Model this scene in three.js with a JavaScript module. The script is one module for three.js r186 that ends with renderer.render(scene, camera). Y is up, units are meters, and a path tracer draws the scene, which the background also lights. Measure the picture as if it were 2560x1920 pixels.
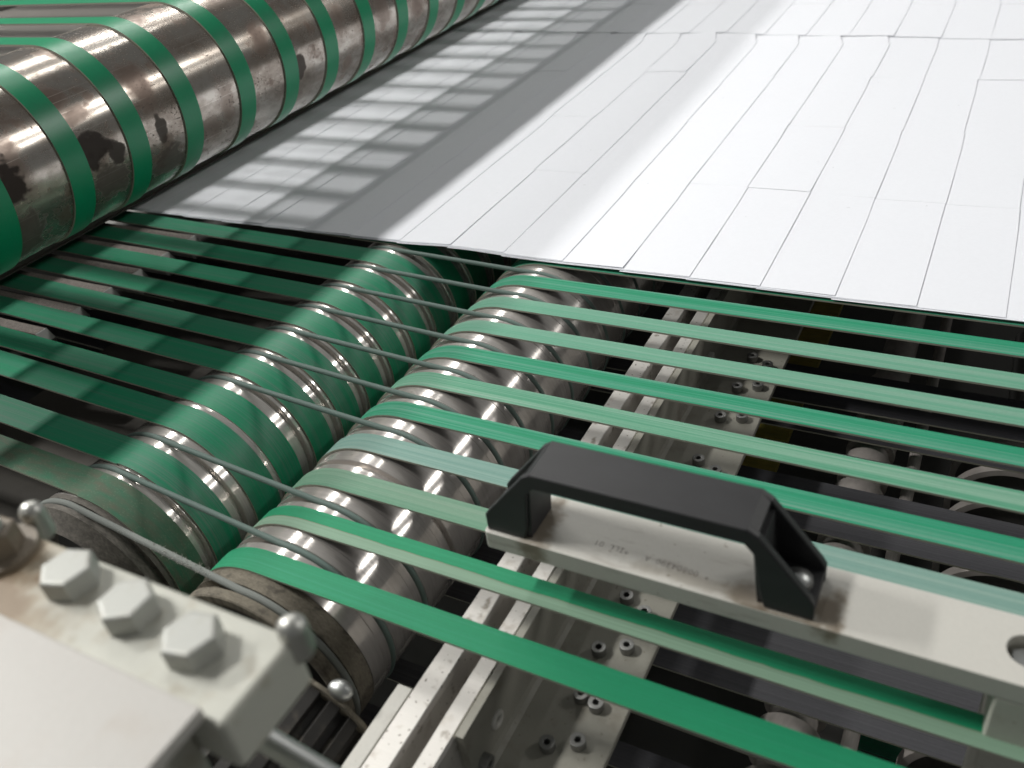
import * as THREE from 'three';
import { mergeGeometries } from 'three/addons/utils/BufferGeometryUtils.js';
import { RoundedBoxGeometry } from 'three/addons/geometries/RoundedBoxGeometry.js';
import { RectAreaLightUniformsLib } from 'three/addons/lights/RectAreaLightUniformsLib.js';
import { ImprovedNoise } from 'three/addons/math/ImprovedNoise.js';

// ---------------------------------------------------------------- camera, hall, lamps, exposure
const scene = new THREE.Scene();
const EYE = 0.4701;                                             // height of the lens above the belt plane (y = 0)
const camera = new THREE.PerspectiveCamera(47.12, 4 / 3, 0.02, 40);
camera.position.set(0, EYE, 0);
camera.up.set(-0.1753, 0.8107, -0.5586);
camera.lookAt(-0.4421, EYE - 0.5718, -0.6911);
camera.focus = 0.88;
camera.userData.fStop = 6.3;

scene.background = new THREE.Color().setRGB(0.125, 0.127, 0.125); // the dim hall around the machine

const renderer = new THREE.WebGLRenderer({ antialias: true });
renderer.toneMapping = THREE.LinearToneMapping;
renderer.toneMappingExposure = 1.12;
renderer.shadowMap.enabled = true;
RectAreaLightUniformsLib.init();

// lamp rows under the hall roof: [x, z, length along z, width along x, radiance, colour]
const LAMPS = [
  [-2.85, 0.10, 0.80, 0.26, 182, 'A'],
  [-2.85, -2.70, 1.40, 0.26, 26, 'A'],
  [-2.85, -4.40, 1.40, 0.26, 34, 'A'],
  [-5.35, -0.30, 1.00, 0.34, 300, 'C'],
  [-1.45, -2.40, 1.40, 0.10, 14, 'B'],
  [3.40, -3.80, 1.60, 0.14, 115, 'D'],
  [5.60, -4.80, 1.60, 0.14, 115, 'E'],
];
const LAMP_Y = 3.3;

// ---------------------------------------------------------------- helpers
const V2 = (x, y) => new THREE.Vector2(x, y);
let seed = 7;
const rnd = () => { seed = (seed * 1664525 + 1013904223) >>> 0; return seed / 4294967296; };
const rr = (a, b) => a + (b - a) * rnd();
const clamp = (x, a = 0, b = 1) => Math.min(b, Math.max(a, x));
const sstep = (a, b, x) => { const t = clamp((x - a) / (b - a)); return t * t * (3 - 2 * t); };
const lerp = (a, b, t) => a + (b - a) * t;
const mix3 = (a, b, t) => [lerp(a[0], b[0], t), lerp(a[1], b[1], t), lerp(a[2], b[2], t)];
const perlin = new ImprovedNoise();
const nz = (x, y, z = 0.37) => perlin.noise(x, y, z);
const fbm = (x, y, o = 4, z = 0.37) => { let a = 1, s = 0, n = 0; for (let i = 0; i < o; i++) { s += a * nz(x, y, z + i * 3.1); n += a; a *= 0.55; x *= 2.03; y *= 2.03; } return s / n; };

function tex(w, h, fn, srgb = true, rep = [1, 1]) {
  const d = new Uint8Array(w * h * 4);
  for (let j = 0; j < h; j++) for (let i = 0; i < w; i++) {
    const c = fn(i / w, j / h), k = (j * w + i) * 4;
    d[k] = clamp(c[0], 0, 255); d[k + 1] = clamp(c[1], 0, 255); d[k + 2] = clamp(c[2], 0, 255); d[k + 3] = 255;
  }
  const t = new THREE.DataTexture(d, w, h, THREE.RGBAFormat);
  t.wrapS = t.wrapT = THREE.RepeatWrapping; t.magFilter = THREE.LinearFilter; t.minFilter = THREE.LinearFilter;
  if (srgb) t.colorSpace = THREE.SRGBColorSpace;
  t.repeat.set(...rep); t.needsUpdate = true;
  return t;
}
const std = (o) => new THREE.MeshStandardMaterial(o);
const phy = (o) => new THREE.MeshPhysicalMaterial(o);
const lin = (r, g, b) => new THREE.Color().setRGB(r, g, b);

const taken = {};
function numbered(n) { const k = taken[n] = (taken[n] ?? -1) + 1; return k ? `${n}_${String(k).padStart(3, '0')}` : n; }
function thing(name, label, category, at = [0, 0, 0], group) {
  const o = new THREE.Group(); o.name = numbered(name); o.position.set(...at);
  o.userData = { label, category }; if (group) o.userData.group = group;
  scene.add(o); return o;
}
function part(parent, name, geo, mat, label) {
  const m = new THREE.Mesh(geo, mat); m.name = name; m.castShadow = m.receiveShadow = true;
  if (label) m.userData.label = label;
  parent.add(m); return m;
}
function single(name, geo, mat, label, category, at = [0, 0, 0], group) {
  const m = new THREE.Mesh(geo, mat); m.name = numbered(name); m.position.set(...at); m.castShadow = m.receiveShadow = true;
  m.userData = { label, category }; if (group) m.userData.group = group;
  scene.add(m); return m;
}
function structure(name, geo, mat, at = [0, 0, 0]) {
  const m = new THREE.Mesh(geo, mat); m.name = name; m.position.set(...at); m.castShadow = m.receiveShadow = true;
  m.userData = { kind: 'structure' }; scene.add(m); return m;
}
function geom(pos, nor, uv, idx) {
  const g = new THREE.BufferGeometry();
  g.setAttribute('position', new THREE.Float32BufferAttribute(pos, 3));
  g.setAttribute('normal', new THREE.Float32BufferAttribute(nor, 3));
  g.setAttribute('uv', new THREE.Float32BufferAttribute(uv, 2));
  g.setIndex(idx); return g;
}
// surface turned about the z axis: prof = [[z, r], ...] (outside to the left when z falls); hard edges between profile legs
function turned(prof, seg = 72, opt = {}) {
  const pos = [], nor = [], uv = [], idx = []; let b = 0;
  const a0 = opt.a0 ?? 0, a1 = opt.a1 ?? Math.PI * 2;
  for (let k = 0; k + 1 < prof.length; k++) {
    const [z0, r0] = prof[k], [z1, r1] = prof[k + 1], l = Math.hypot(z1 - z0, r1 - r0) || 1;
    const nr = (z0 - z1) / l, nzv = (r1 - r0) / l;
    for (let i = 0; i <= seg; i++) {
      const a = a0 + (a1 - a0) * i / seg, c = Math.cos(a), s = Math.sin(a);
      for (const [z, r] of [[z0, r0], [z1, r1]]) { pos.push(r * c, r * s, z); nor.push(nr * c, nr * s, nzv); uv.push(a / (2 * Math.PI), opt.vz ? (opt.vz[0] - z) / opt.vz[1] : -z); }
    }
    for (let i = 0; i < seg; i++) { const q = b + i * 2; idx.push(q, q + 1, q + 2, q + 2, q + 1, q + 3); }
    b += (seg + 1) * 2;
  }
  const g = geom(pos, nor, uv, idx);
  // orient faces with their normals
  const ia = g.index.array, P = pos, N = nor;
  for (let t = 0; t < ia.length; t += 3) {
    const [i, j, k] = [ia[t], ia[t + 1], ia[t + 2]];
    const ux = P[j * 3] - P[i * 3], uy = P[j * 3 + 1] - P[i * 3 + 1], uz = P[j * 3 + 2] - P[i * 3 + 2], vx = P[k * 3] - P[i * 3], vy = P[k * 3 + 1] - P[i * 3 + 1], vz = P[k * 3 + 2] - P[i * 3 + 2];
    const d = (uy * vz - uz * vy) * N[i * 3] + (uz * vx - ux * vz) * N[i * 3 + 1] + (ux * vy - uy * vx) * N[i * 3 + 2];
    if (d < 0) { ia[t + 1] = k; ia[t + 2] = j; }
  }
  return g;
}
// stadium path of a belt round two pulleys of equal radius: list of [x, y, nx, ny, s]
function stadium(xa, xb, yc, r, nStraight = 24, nArc = 40) {
  const out = []; let s = 0, last = null;
  const push = (x, y, nx, ny) => { if (last) s += Math.hypot(x - last[0], y - last[1]); last = [x, y]; out.push([x, y, nx, ny, s]); };
  for (let i = 0; i <= nStraight; i++) push(lerp(xb, xa, i / nStraight), yc + r, 0, 1);
  for (let i = 1; i <= nArc; i++) { const a = Math.PI / 2 + Math.PI * i / nArc; push(xa + r * Math.cos(a), yc + r * Math.sin(a), Math.cos(a), Math.sin(a)); }
  for (let i = 1; i <= nStraight; i++) push(lerp(xa, xb, i / nStraight), yc - r, 0, -1);
  for (let i = 1; i <= nArc; i++) { const a = -Math.PI / 2 + Math.PI * i / nArc; push(xb + r * Math.cos(a), yc + r * Math.sin(a), Math.cos(a), Math.sin(a)); }
  return out;
}
// a strip swept along a path; off0/off1 = offsets along the normal of its under and upper side
function sweep(path, zf, zn, off0, off1, which, wob = () => 0) {
  const pos = [], nor = [], uv = [], idx = []; let b = 0;
  const strip = (fa, fb, nf, ua, ub) => {
    for (const p of path) {
      const A = fa(p), B = fb(p), n = nf(p);
      pos.push(...A, ...B); nor.push(...n, ...n); uv.push(ua, p[4], ub, p[4]);
    }
    for (let i = 0; i + 1 < path.length; i++) { const q = b + i * 2; if (ccw) idx.push(q, q + 2, q + 1, q + 1, q + 2, q + 3); else idx.push(q, q + 1, q + 2, q + 1, q + 3, q + 2); }
    b += path.length * 2;
  };
  const ccw = (path[1][0] - path[0][0]) * path[0][3] - (path[1][1] - path[0][1]) * path[0][2] < 0;   // which way round the path runs
  const at = (p, o, z) => [p[0] + p[2] * o, p[1] + p[3] * o, z];
  const Zf = (p) => (typeof zf === 'function' ? zf(p[0]) : zf) + wob(p[4]), Zn = (p) => (typeof zn === 'function' ? zn(p[0]) : zn) + wob(p[4] + 5);
  if (which.includes('o')) strip((p) => at(p, off1, Zf(p)), (p) => at(p, off1, Zn(p)), (p) => [p[2], p[3], 0], 0, 1);
  if (which.includes('i')) strip((p) => at(p, off0, Zn(p)), (p) => at(p, off0, Zf(p)), (p) => [-p[2], -p[3], 0], 0, 1);
  if (which.includes('e')) {
    strip((p) => at(p, off1, Zn(p)), (p) => at(p, off0, Zn(p)), () => [0, 0, 1], 0.02, 0.06);
    strip((p) => at(p, off0, Zf(p)), (p) => at(p, off1, Zf(p)), () => [0, 0, -1], 0.02, 0.06);
  }
  return geom(pos, nor, uv, idx);
}
const box = (w, h, d, x = 0, y = 0, z = 0) => { const g = new THREE.BoxGeometry(w, h, d); g.translate(x, y, z); return g; };
const rbox = (w, h, d, r, x = 0, y = 0, z = 0, s = 2) => { const g = new RoundedBoxGeometry(w, h, d, s, r); g.translate(x, y, z); return g; };
const span = (x0, x1, y0, y1, z0, z1, r = 0.0008) => rbox(Math.abs(x1 - x0), Math.abs(y1 - y0), Math.abs(z1 - z0), r, (x0 + x1) / 2, (y0 + y1) / 2, (z0 + z1) / 2);
// give a geometry planar uv in metres from two of its axes, chosen by the face normal
function boxUV(g, k = 1) {
  const p = g.attributes.position, n = g.attributes.normal, uv = new Float32Array(p.count * 2);
  for (let i = 0; i < p.count; i++) {
    const ax = Math.abs(n.getX(i)), ay = Math.abs(n.getY(i)), az = Math.abs(n.getZ(i));
    const [u, v] = ay >= ax && ay >= az ? [p.getX(i), p.getZ(i)] : ax >= az ? [p.getZ(i), p.getY(i)] : [p.getX(i), p.getY(i)];
    uv[2 * i] = u * k; uv[2 * i + 1] = v * k;
  }
  g.setAttribute('uv', new THREE.BufferAttribute(uv, 2)); return g;
}
const flat = (g) => { const r = g.index ? g.toNonIndexed() : g; return r; };
const merge = (list) => mergeGeometries(list.map((g) => { const q = flat(g); for (const k of Object.keys(q.attributes)) if (!['position', 'normal', 'uv'].includes(k)) q.deleteAttribute(k); return q; }));

// ---------------------------------------------------------------- materials
// green belting: base colour, worn colour, how much is worn; streaks run along the belt, u across, v along (metres)
function beltMap(base, worn, amount, seedZ, extra) {
  return tex(192, 1024, (u, v) => {
    const a = v * 6;                                  // period 1 along v is 1.2 m
    const lines = fbm(u * 26, a * 0.7, 3, seedZ), wide = fbm(u * 5, a * 0.5, 2, seedZ + 9), fine = nz(u * 90, a * 1.4, seedZ + 4), grain = nz(u * 60, v * 420, seedZ + 2);
    let t = clamp(amount + 0.9 * lines + 0.7 * wide + 0.18 * fine);
    let c = mix3(base, worn, t);
    const k = 1 + 0.05 * grain + 0.05 * fine; c = c.map((x) => x * k);
    return extra ? extra(u, v, c) : c;
  }, true, [1, 1 / 1.2]);
}
const G_BRIGHT = [0, 130, 88], G_PALE = [122, 160, 141], G_GREY = [126, 152, 138];
const beltMat = (map, rough = 0.66) => std({ map, roughness: rough });
const M = {};
M.belt_bright = beltMat(beltMap(G_BRIGHT, [60, 142, 110], 0.0, 1.3));
M.belt_streak = beltMat(beltMap([0, 130, 90], [116, 152, 134], 0.36, 5.3));
M.belt_pale = beltMat(beltMap([82, 148, 121], G_PALE, 0.62, 8.7));
M.belt_blue = beltMat(beltMap([102, 142, 132], [134, 160, 150], 0.5, 12.1));
M.belt_grey = beltMat(beltMap([80, 130, 104], [120, 148, 128], 0.55, 15.7));
M.belt_band = beltMat(beltMap([64, 138, 106], [138, 168, 150], 0.45, 18.2));
M.belt_two = beltMat(beltMap(G_BRIGHT, [60, 150, 110], 0.02, 21.4, (u, v, c) => {
  const edge = 0.56 + 0.035 * nz(v * 14, 3.2) + 0.03 * nz(v * 60, 1.2) - 0.03 * Math.max(0, nz(v * 95, 8.4) - 0.25);
  if (u < edge - 0.012) return c;
  if (u < edge + 0.012) return [120, 118, 98];
  const k = nz(u * 30, v * 8); return [122 + 14 * k, 152 + 14 * k, 130 + 14 * k];
}));
M.left = [0, 1, 2, 3].map((i) => std({ map: beltMap(G_BRIGHT, [80, 122, 102], 0.42 + 0.04 * i, 31 + i * 3.3), roughness: 0.5 }));
M.left_dust = std({ map: beltMap(G_BRIGHT, [66, 124, 98], 0.3, 47, (u, v, c) => { // paper dust lies on this one
  const x = u * 0.0315, y = v * 1.2, f = fbm(x * 130, y * 40, 3, 4.1), g = nz(x * 1500, y * 1300, 2.2), h = sstep(0.3, 0.5, nz(x * 900, y * 800, 7.1));
  return mix3(mix3(c, [92, 96, 80], clamp(0.76 + 0.45 * f)), [150, 148, 128], 0.28 * h + 0.1 * Math.max(0, g));
}), roughness: 0.8 });
M.tape = std({ map: beltMap(G_BRIGHT, [40, 126, 90], 0.12, 53), roughness: 0.34 });
M.belt_edge = std({ color: lin(0.33, 0.33, 0.27), roughness: 0.9 });
M.backing = std({ map: tex(128, 512, (u, v) => { const k = 46 + 9 * nz(u * 40, v * 4) + 6 * nz(u * 90, v * 300); return [k * 1.6, k * 1.6, k * 1.6 + 4]; }, true, [1, 1 / 1.0]), roughness: 0.7 });
M.cord = std({ map: tex(64, 512, (u, v) => { const k = 1 + 0.12 * fbm(u * 6, v * 60, 3); return [98 * k, 116 * k, 110 * k]; }), roughness: 0.7 });
M.lint = std({ color: lin(0.42, 0.42, 0.38), roughness: 1 });
M.cord_dusty = std({ map: tex(64, 512, (u, v) => { const k = 1 + 0.22 * fbm(u * 8, v * 90, 3); return [122 * k, 126 * k, 122 * k]; }), roughness: 0.95 });

// turned steel: very fine circumferential lines, so highlights stretch along the axis
const turnedRough = tex(64, 1024, (u, v) => { const k = 92 + 26 * nz(u * 3, v * 240) + 14 * nz(u * 4, v * 40); return [255, k, 255]; }, false, [1, 8]);
const turnedCol = tex(512, 512, (u, v) => { const k = 1 + 0.05 * nz(u * 6, v * 160) + 0.06 * fbm(u * 14, v * 30, 3) - 0.18 * sstep(0.42, 0.62, fbm(u * 60, v * 24, 2, 6.1)); return [205 * k, 200 * k, 195 * k]; }, true, [1, 6]);
M.steel = phy({ map: turnedCol, metalness: 0.62, roughness: 0.55, roughnessMap: turnedRough, anisotropy: 0.75, anisotropyRotation: Math.PI / 2 });
M.steel_plain = std({ color: lin(0.5, 0.5, 0.47), metalness: 0.85, roughness: 0.42 });
M.zinc = std({ color: lin(0.52, 0.53, 0.52), metalness: 1, roughness: 0.42 });
M.screw = std({ color: lin(0.3, 0.3, 0.29), metalness: 0.9, roughness: 0.5 });
M.dark_steel = std({ color: lin(0.2, 0.195, 0.185), roughness: 0.55, metalness: 0.6 });
M.black = std({ color: lin(0.05, 0.05, 0.048), roughness: 0.8 });
M.dust = std({ map: tex(512, 256, (u, v) => { const k = 1 + 0.16 * fbm(u * 60, v * 14, 3) + 0.22 * nz(u * 300, v * 120); const c = mix3([112, 106, 94], [62, 58, 52], 0.6 * sstep(0.0, 0.5, fbm(u * 60, v * 5, 3, 7))); return c.map((x) => x * k); }, true, [1, 20]), roughness: 0.95 });
M.dust_dark = std({ map: tex(512, 256, (u, v) => { const k = 1 + 0.3 * fbm(u * 80, v * 20, 3) + 0.2 * nz(u * 260, v * 110); return [98 * k, 94 * k, 88 * k]; }, true, [1, 20]), roughness: 0.8, metalness: 0.25 });
// grey enamel with grime: uv in metres
const enamel = (c, dirt, amt, s) => std({ map: tex(512, 512, (u, v) => {
  const f = fbm(u * 7, v * 7, 5, s), g = nz(u * 140, v * 140, s), sp = nz(u * 75, v * 75, s + 5) > 0.62 ? 1 : 0;
  return mix3(c.map((x) => x * (1 + 0.02 * g)), dirt, clamp(amt * sstep(0.05, 0.55, f) + 0.45 * sp * amt * 2));
}, true, [4, 4]), roughness: 0.5 });
M.enamel = enamel([186, 186, 176], [122, 108, 88], 0.45, 3.3);
M.enamel_light = enamel([184, 181, 176], [170, 158, 146], 0.35, 8.8);
M.bracket = enamel([150, 148, 138], [92, 84, 72], 0.4, 12.8);
M.plate = enamel([196, 194, 187], [128, 120, 110], 0.34, 17.2);
M.bar = std({ map: tex(1024, 128, (u, v) => { // u: x from -0.27 to 0.31, v: z from -0.40 to -0.34
  const x = u * 0.58 - 0.27, z = v * 0.06 - 0.40, w = fbm(x * 90, z * 90, 4, 6.6), st = fbm(x * 24, z * 120, 4, 2.6), g = nz(x * 800, z * 800);
  let c = [198, 196, 189].map((k) => k * (1 + 0.02 * g)); c = mix3(c, [150, 144, 136], 0.55 * sstep(0.05, 0.5, st) * sstep(-0.02, -0.09, x));
  for (const [gx, gz, rx, rz, k] of [[-0.228, -0.368, 0.012, 0.026, 0.75], [-0.084, -0.356, 0.016, 0.012, 0.6], [-0.041, -0.362, 0.011, 0.018, 0.8], [-0.06, -0.3475, 0.03, 0.006, 0.6], [-0.12, -0.357, 0.05, 0.006, 0.3]]) c = mix3(c, [104, 92, 76], k * sstep(1.25, 0.35, Math.hypot((x - gx) / rx, (z - gz) / rz) + 0.8 * w));
  c = mix3(c, [96, 84, 70], 0.5 * sstep(0.46, 0.56, nz(x * 300, z * 300, 3.3)) * sstep(0.1, 0.4, w) * sstep(-0.05, -0.1, x)); return c;
}), roughness: 0.5 });
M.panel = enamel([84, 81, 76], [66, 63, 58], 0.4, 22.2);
M.alu = std({ map: tex(512, 1024, (u, v) => { const st = fbm(u * 9, v * 9, 4, 2.2), ln = nz(u * 3, v * 220, 4), sp = sstep(0.5, 0.62, nz(u * 60, v * 60, 9)); let c = mix3([206, 203, 198], [130, 118, 104], 0.75 * sstep(0.12, 0.6, st)); c = mix3(c, [88, 78, 66], 0.55 * sstep(0.2, 0.5, fbm(u * 14, v * 14, 4, 11.1))); c = mix3(c, [80, 74, 66], 0.6 * sp); return c.map((x) => x * (1 + 0.025 * ln)); }, true, [5, 5]), metalness: 0.55, roughness: 0.45 });
M.felt = std({ map: tex(256, 256, (u, v) => { const k = 1 + 0.25 * nz(u * 120, v * 120) + 0.15 * fbm(u * 20, v * 20, 3); return [124 * k, 117 * k, 112 * k]; }, true, [10, 10]), roughness: 1 });
M.plastic = std({ map: tex(512, 512, (u, v) => { const k = 1 + 0.16 * fbm(u * 5, v * 9, 4) + 0.08 * nz(u * 200, v * 200); const s = sstep(0.25, 0.6, fbm(u * 3, v * 14, 3, 5)) * 10; return [42 * k + s, 42 * k + s, 44 * k + s]; }, true, [6, 6]), roughness: 0.5 });
M.rubber = std({ map: tex(256, 256, (u, v) => { const d = sstep(0.05, 0.5, fbm(u * 24, v * 8, 4)); const c = mix3([44, 42, 40], [112, 104, 92], 0.55 * d); return c; }, true, [3, 12]), roughness: 0.7 });
M.sleeve = std({ map: tex(256, 256, (u, v) => { const k = 1 + 0.12 * fbm(u * 12, v * 12, 3); return [176 * k, 169 * k, 164 * k]; }, true, [2, 6]), roughness: 0.8 });
M.yellow = std({ map: tex(256, 256, (u, v) => { const k = 1 + 0.16 * fbm(u * 6, v * 20, 3); return [190 * k, 172 * k, 88 * k]; }, true, [8, 8]), roughness: 0.7 });
M.paper = std({ map: tex(256, 256, (u, v) => { const k = 1 + 0.006 * nz(u * 90, v * 90) - (nz(u * 61, v * 61, 4.4) > 0.86 ? 0.1 : 0); return [231 * k, 233 * k, 239 * k]; }, true, [3, 3]), roughness: 0.75, side: THREE.DoubleSide });

// ---------------------------------------------------------------- lamps (under the roof, out of the picture)
M.lamp_glow = std({ color: 0xffffff, emissive: lin(1, 1, 0.96), emissiveIntensity: 6 });
for (const [x, z, len, wid, rad, which] of LAMPS) {
  const names = { A: 'twin tube hall lamp over the covered rollers', B: 'narrow hall lamp straight above the steel cylinder', C: 'hall lamp far beyond the covered rollers', D: 'long hall lamp above the belt outlet', E: 'long hall lamp farthest out past the belt outlet' };
  const t = thing('hall_lamp', which === 'A' ? names.A + (z > -1 ? ', nearest the bearing block' : z > -3 ? ', in the middle of its row' : ', at the far end of its row') : names[which], 'lamp', [x, LAMP_Y, z], 'hall lamps under the roof');
  part(t, 'housing', rbox(wid + 0.06, 0.06, len + 0.06, 0.01, 0, 0.035, 0), M.enamel_light);
  for (const sx of [-1, 1]) { const g = new THREE.CylinderGeometry(wid * 0.12, wid * 0.12, len, 12); g.rotateX(Math.PI / 2); g.translate(sx * wid * 0.26, -wid * 0.13, 0); part(t, 'glowing_tube', g, M.lamp_glow); }
  const L = new THREE.RectAreaLight(lin(1, 0.985, 0.95), rad, wid, len);
  L.position.set(x, LAMP_Y - wid * 0.3, z); L.rotation.set(-Math.PI / 2, 0, 0); L.name = `hall_light_${which}`; scene.add(L);
}

// ---------------------------------------------------------------- machine floor, added light-stopping pan and backdrop
structure('machine_floor', boxUV(box(9, 0.05, 7, 0, -0.62, -1.2)), std({ color: lin(0.12, 0.12, 0.115), roughness: 0.9 }));
single('added_light_stop_pan', boxUV(span(-1.9, -0.3, -0.34, -0.33, -1.7, 0.05)), std({ color: lin(0.1, 0.098, 0.092), roughness: 0.8 }), 'added grey sheet pan keeping light out under the deep green belts', 'pan');  // added to stop hall light leaking up from below the inlet belts
single('back_panel', boxUV(span(-2.5, -2.46, -0.5, 0.6, -3.5, 0.4)), M.panel, 'grey machine panel far behind the steel cylinder', 'panel');

// ---------------------------------------------------------------- grooved rollers
const XR = -0.4394, XL = -0.656, YC = -0.0843, RR = 0.0823;
const rFar = (k) => -0.3123 - 0.05 * k, BW = 0.0222;             // far edge of outlet belt k, its width
const lGroove = (k) => -0.2935 - 0.0492 * k;                     // groove k of the inlet roller
const NB = 14;
const ringProf = (zn, zf, zg0, zg1, r = RR, ch = 0.0006, depth = 0.0052) => [[zn, r - ch], [zn - ch, r], [zg0 + ch, r], [zg0, r - ch], [zg0 - 0.0008, r - depth], [zg1 + 0.0008, r - depth], [zg1, r - ch], [zg1 - ch, r], [zf + ch, r], [zf, r - ch]];
{
  const t = thing('grooved_roller', 'grooved bare steel roller carrying the worn outlet belts', 'roller', [XR, YC, 0]);
  // dusty near end: rim, groove, wide dusty ring
  part(t, 'end_rim', turned([[-0.285, 0.058], [-0.264, 0.07], [-0.262, 0.0755], [-0.262, RR - 0.001], [-0.263, RR], [-0.2705, RR], [-0.2712, RR - 0.0052], [-0.2772, RR - 0.0052], [-0.278, RR], [-0.2952, RR], [-0.296, RR - 0.001]], 96), M.dust, 'dust-caked near rim');
  part(t, 'hub', turned([[-0.284, 0.001], [-0.284, 0.06]], 48), M.black);
  part(t, 'shaft', turned([[-0.17, 0.001], [-0.17, 0.021], [-0.285, 0.021]], 32), M.dark_steel);
  part(t, 'core', turned([[-0.29, RR - 0.012], [rFar(NB - 1) - 0.03, RR - 0.012]], 48), M.dark_steel);
  for (let k = 0; k < NB; k++) {
    const zf = rFar(k), zn = zf + BW;
    part(t, 'belt_seat', turned([[k ? zn : -0.296, RR - 0.0003], [zf, RR - 0.0003]], 96), M.steel);
    part(t, 'ring', turned(ringProf(zf, zf - 0.0278, zf - 0.0085, zf - 0.0147), 96), M.steel);
  }
}
const leftBelts = [];                                            // [near z, far z] on the inlet roller
{
  leftBelts.push([-0.3025, -0.334], [-0.3475, -0.3795], [-0.4055, -0.438], [-0.4455, -0.4755]);
  for (let k = 4; k < NB; k++) leftBelts.push([lGroove(k) - 0.0075, lGroove(k + 1) + 0.0115]);
  const t = thing('grooved_roller', 'grooved polished roller wrapped by the deep green inlet belts', 'roller', [XL, YC, 0]);
  part(t, 'end_rim', turned([[-0.29, 0.052], [-0.274, 0.062], [-0.272, 0.066], [-0.2835, RR - 0.0015], [-0.2845, RR], [-0.2895, RR], [-0.2902, RR - 0.0052], [-0.2962, RR - 0.0052], [-0.297, RR], [-0.302, RR]], 96), M.dust_dark, 'dusty dark near rim');
  part(t, 'hub', turned([[-0.289, 0.001], [-0.289, 0.054]], 48), M.black);
  part(t, 'shaft', turned([[-0.17, 0.001], [-0.17, 0.021], [-0.289, 0.021]], 32), M.dark_steel);
  part(t, 'core', turned([[-0.296, RR - 0.012], [lGroove(NB) - 0.02, RR - 0.012]], 48), M.dark_steel);
  for (let k = 0; k < leftBelts.length; k++) {
    const [zn, zf] = leftBelts[k], next = leftBelts[k + 1]?.[0] ?? zf - 0.02, g = lGroove(k + 1);
    part(t, 'belt_seat', turned([[k ? zn : -0.302, RR - 0.0003], [zf, RR - 0.0003]], 96), M.steel);
    if (k === 2) part(t, 'ring', turned([[zf, RR - 0.001], [zf - 0.0006, RR + 0.0016], [zf - 0.0035, RR + 0.0026], [next + 0.0006, RR + 0.0016], [next, RR - 0.001]], 96), M.steel);
    else part(t, 'ring', turned(ringProf(zf, next, g + 0.003, g - 0.003, RR, 0.0006), 96), M.steel);
  }
}

// ---------------------------------------------------------------- belts
const BT = 0.002;
function belt(name, label, group, path, zf, zn, face, edges = M.belt_edge, wob) {
  const t = thing(name, label, 'belt', [0, 0, 0], group);
  part(t, 'belt_face', sweep(path, zf, zn, 0.0011, BT, 'o', wob), face);
  part(t, 'backing', sweep(path, zf, zn, 0.0001, BT, 'i', wob), M.backing);
  part(t, 'cut_edge', sweep(path, zf, zn, 0.0001, BT, 'e', wob), edges);
  return t;
}
{
  const XE = 0.62, path = stadium(XR, XE, YC, RR);
  const look = [['belt_bright', 'vivid green outlet belt with frayed edges, next to the dust-caked rim'], ['belt_two', 'outlet belt half vivid green and half scuffed grey'], ['belt_grey', 'dull grey-green outlet belt running under the handle'], ['belt_blue', 'pale bluish worn outlet belt with a tan edge'], ['belt_streak', 'green outlet belt passing just behind the handle'], ['belt_band', 'outlet belt with pale and green bands, second past the handle'],
    ['belt_streak', 'green streaked outlet belt, third past the handle'], ['belt_pale', 'pale mint outlet belt between a green and a pale belt'], ['belt_pale', 'pale mint outlet belt, second from the paper'], ['belt_streak', 'green outlet belt running beside the paper edge']];
  for (let k = 0; k < NB; k++) {
    const [m, l] = look[k] ?? ['belt_streak', 'green outlet belt running under the paper sheets'];
    const ph = k * 1.7;
    belt('outlet_belt', l, 'worn outlet belts', path, rFar(k), rFar(k) + BW, M[m], M.belt_edge, (s) => 0.0004 * Math.sin(s * 9 + ph));
  }
  const t = thing('end_roller', 'plain roller where the outlet belts turn back', 'roller', [XE, YC, 0]);
  part(t, 'barrel', turned([[-0.27, 0.001], [-0.27, RR], [-1.05, RR], [-1.05, 0.001]], 64), M.steel);
}
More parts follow.
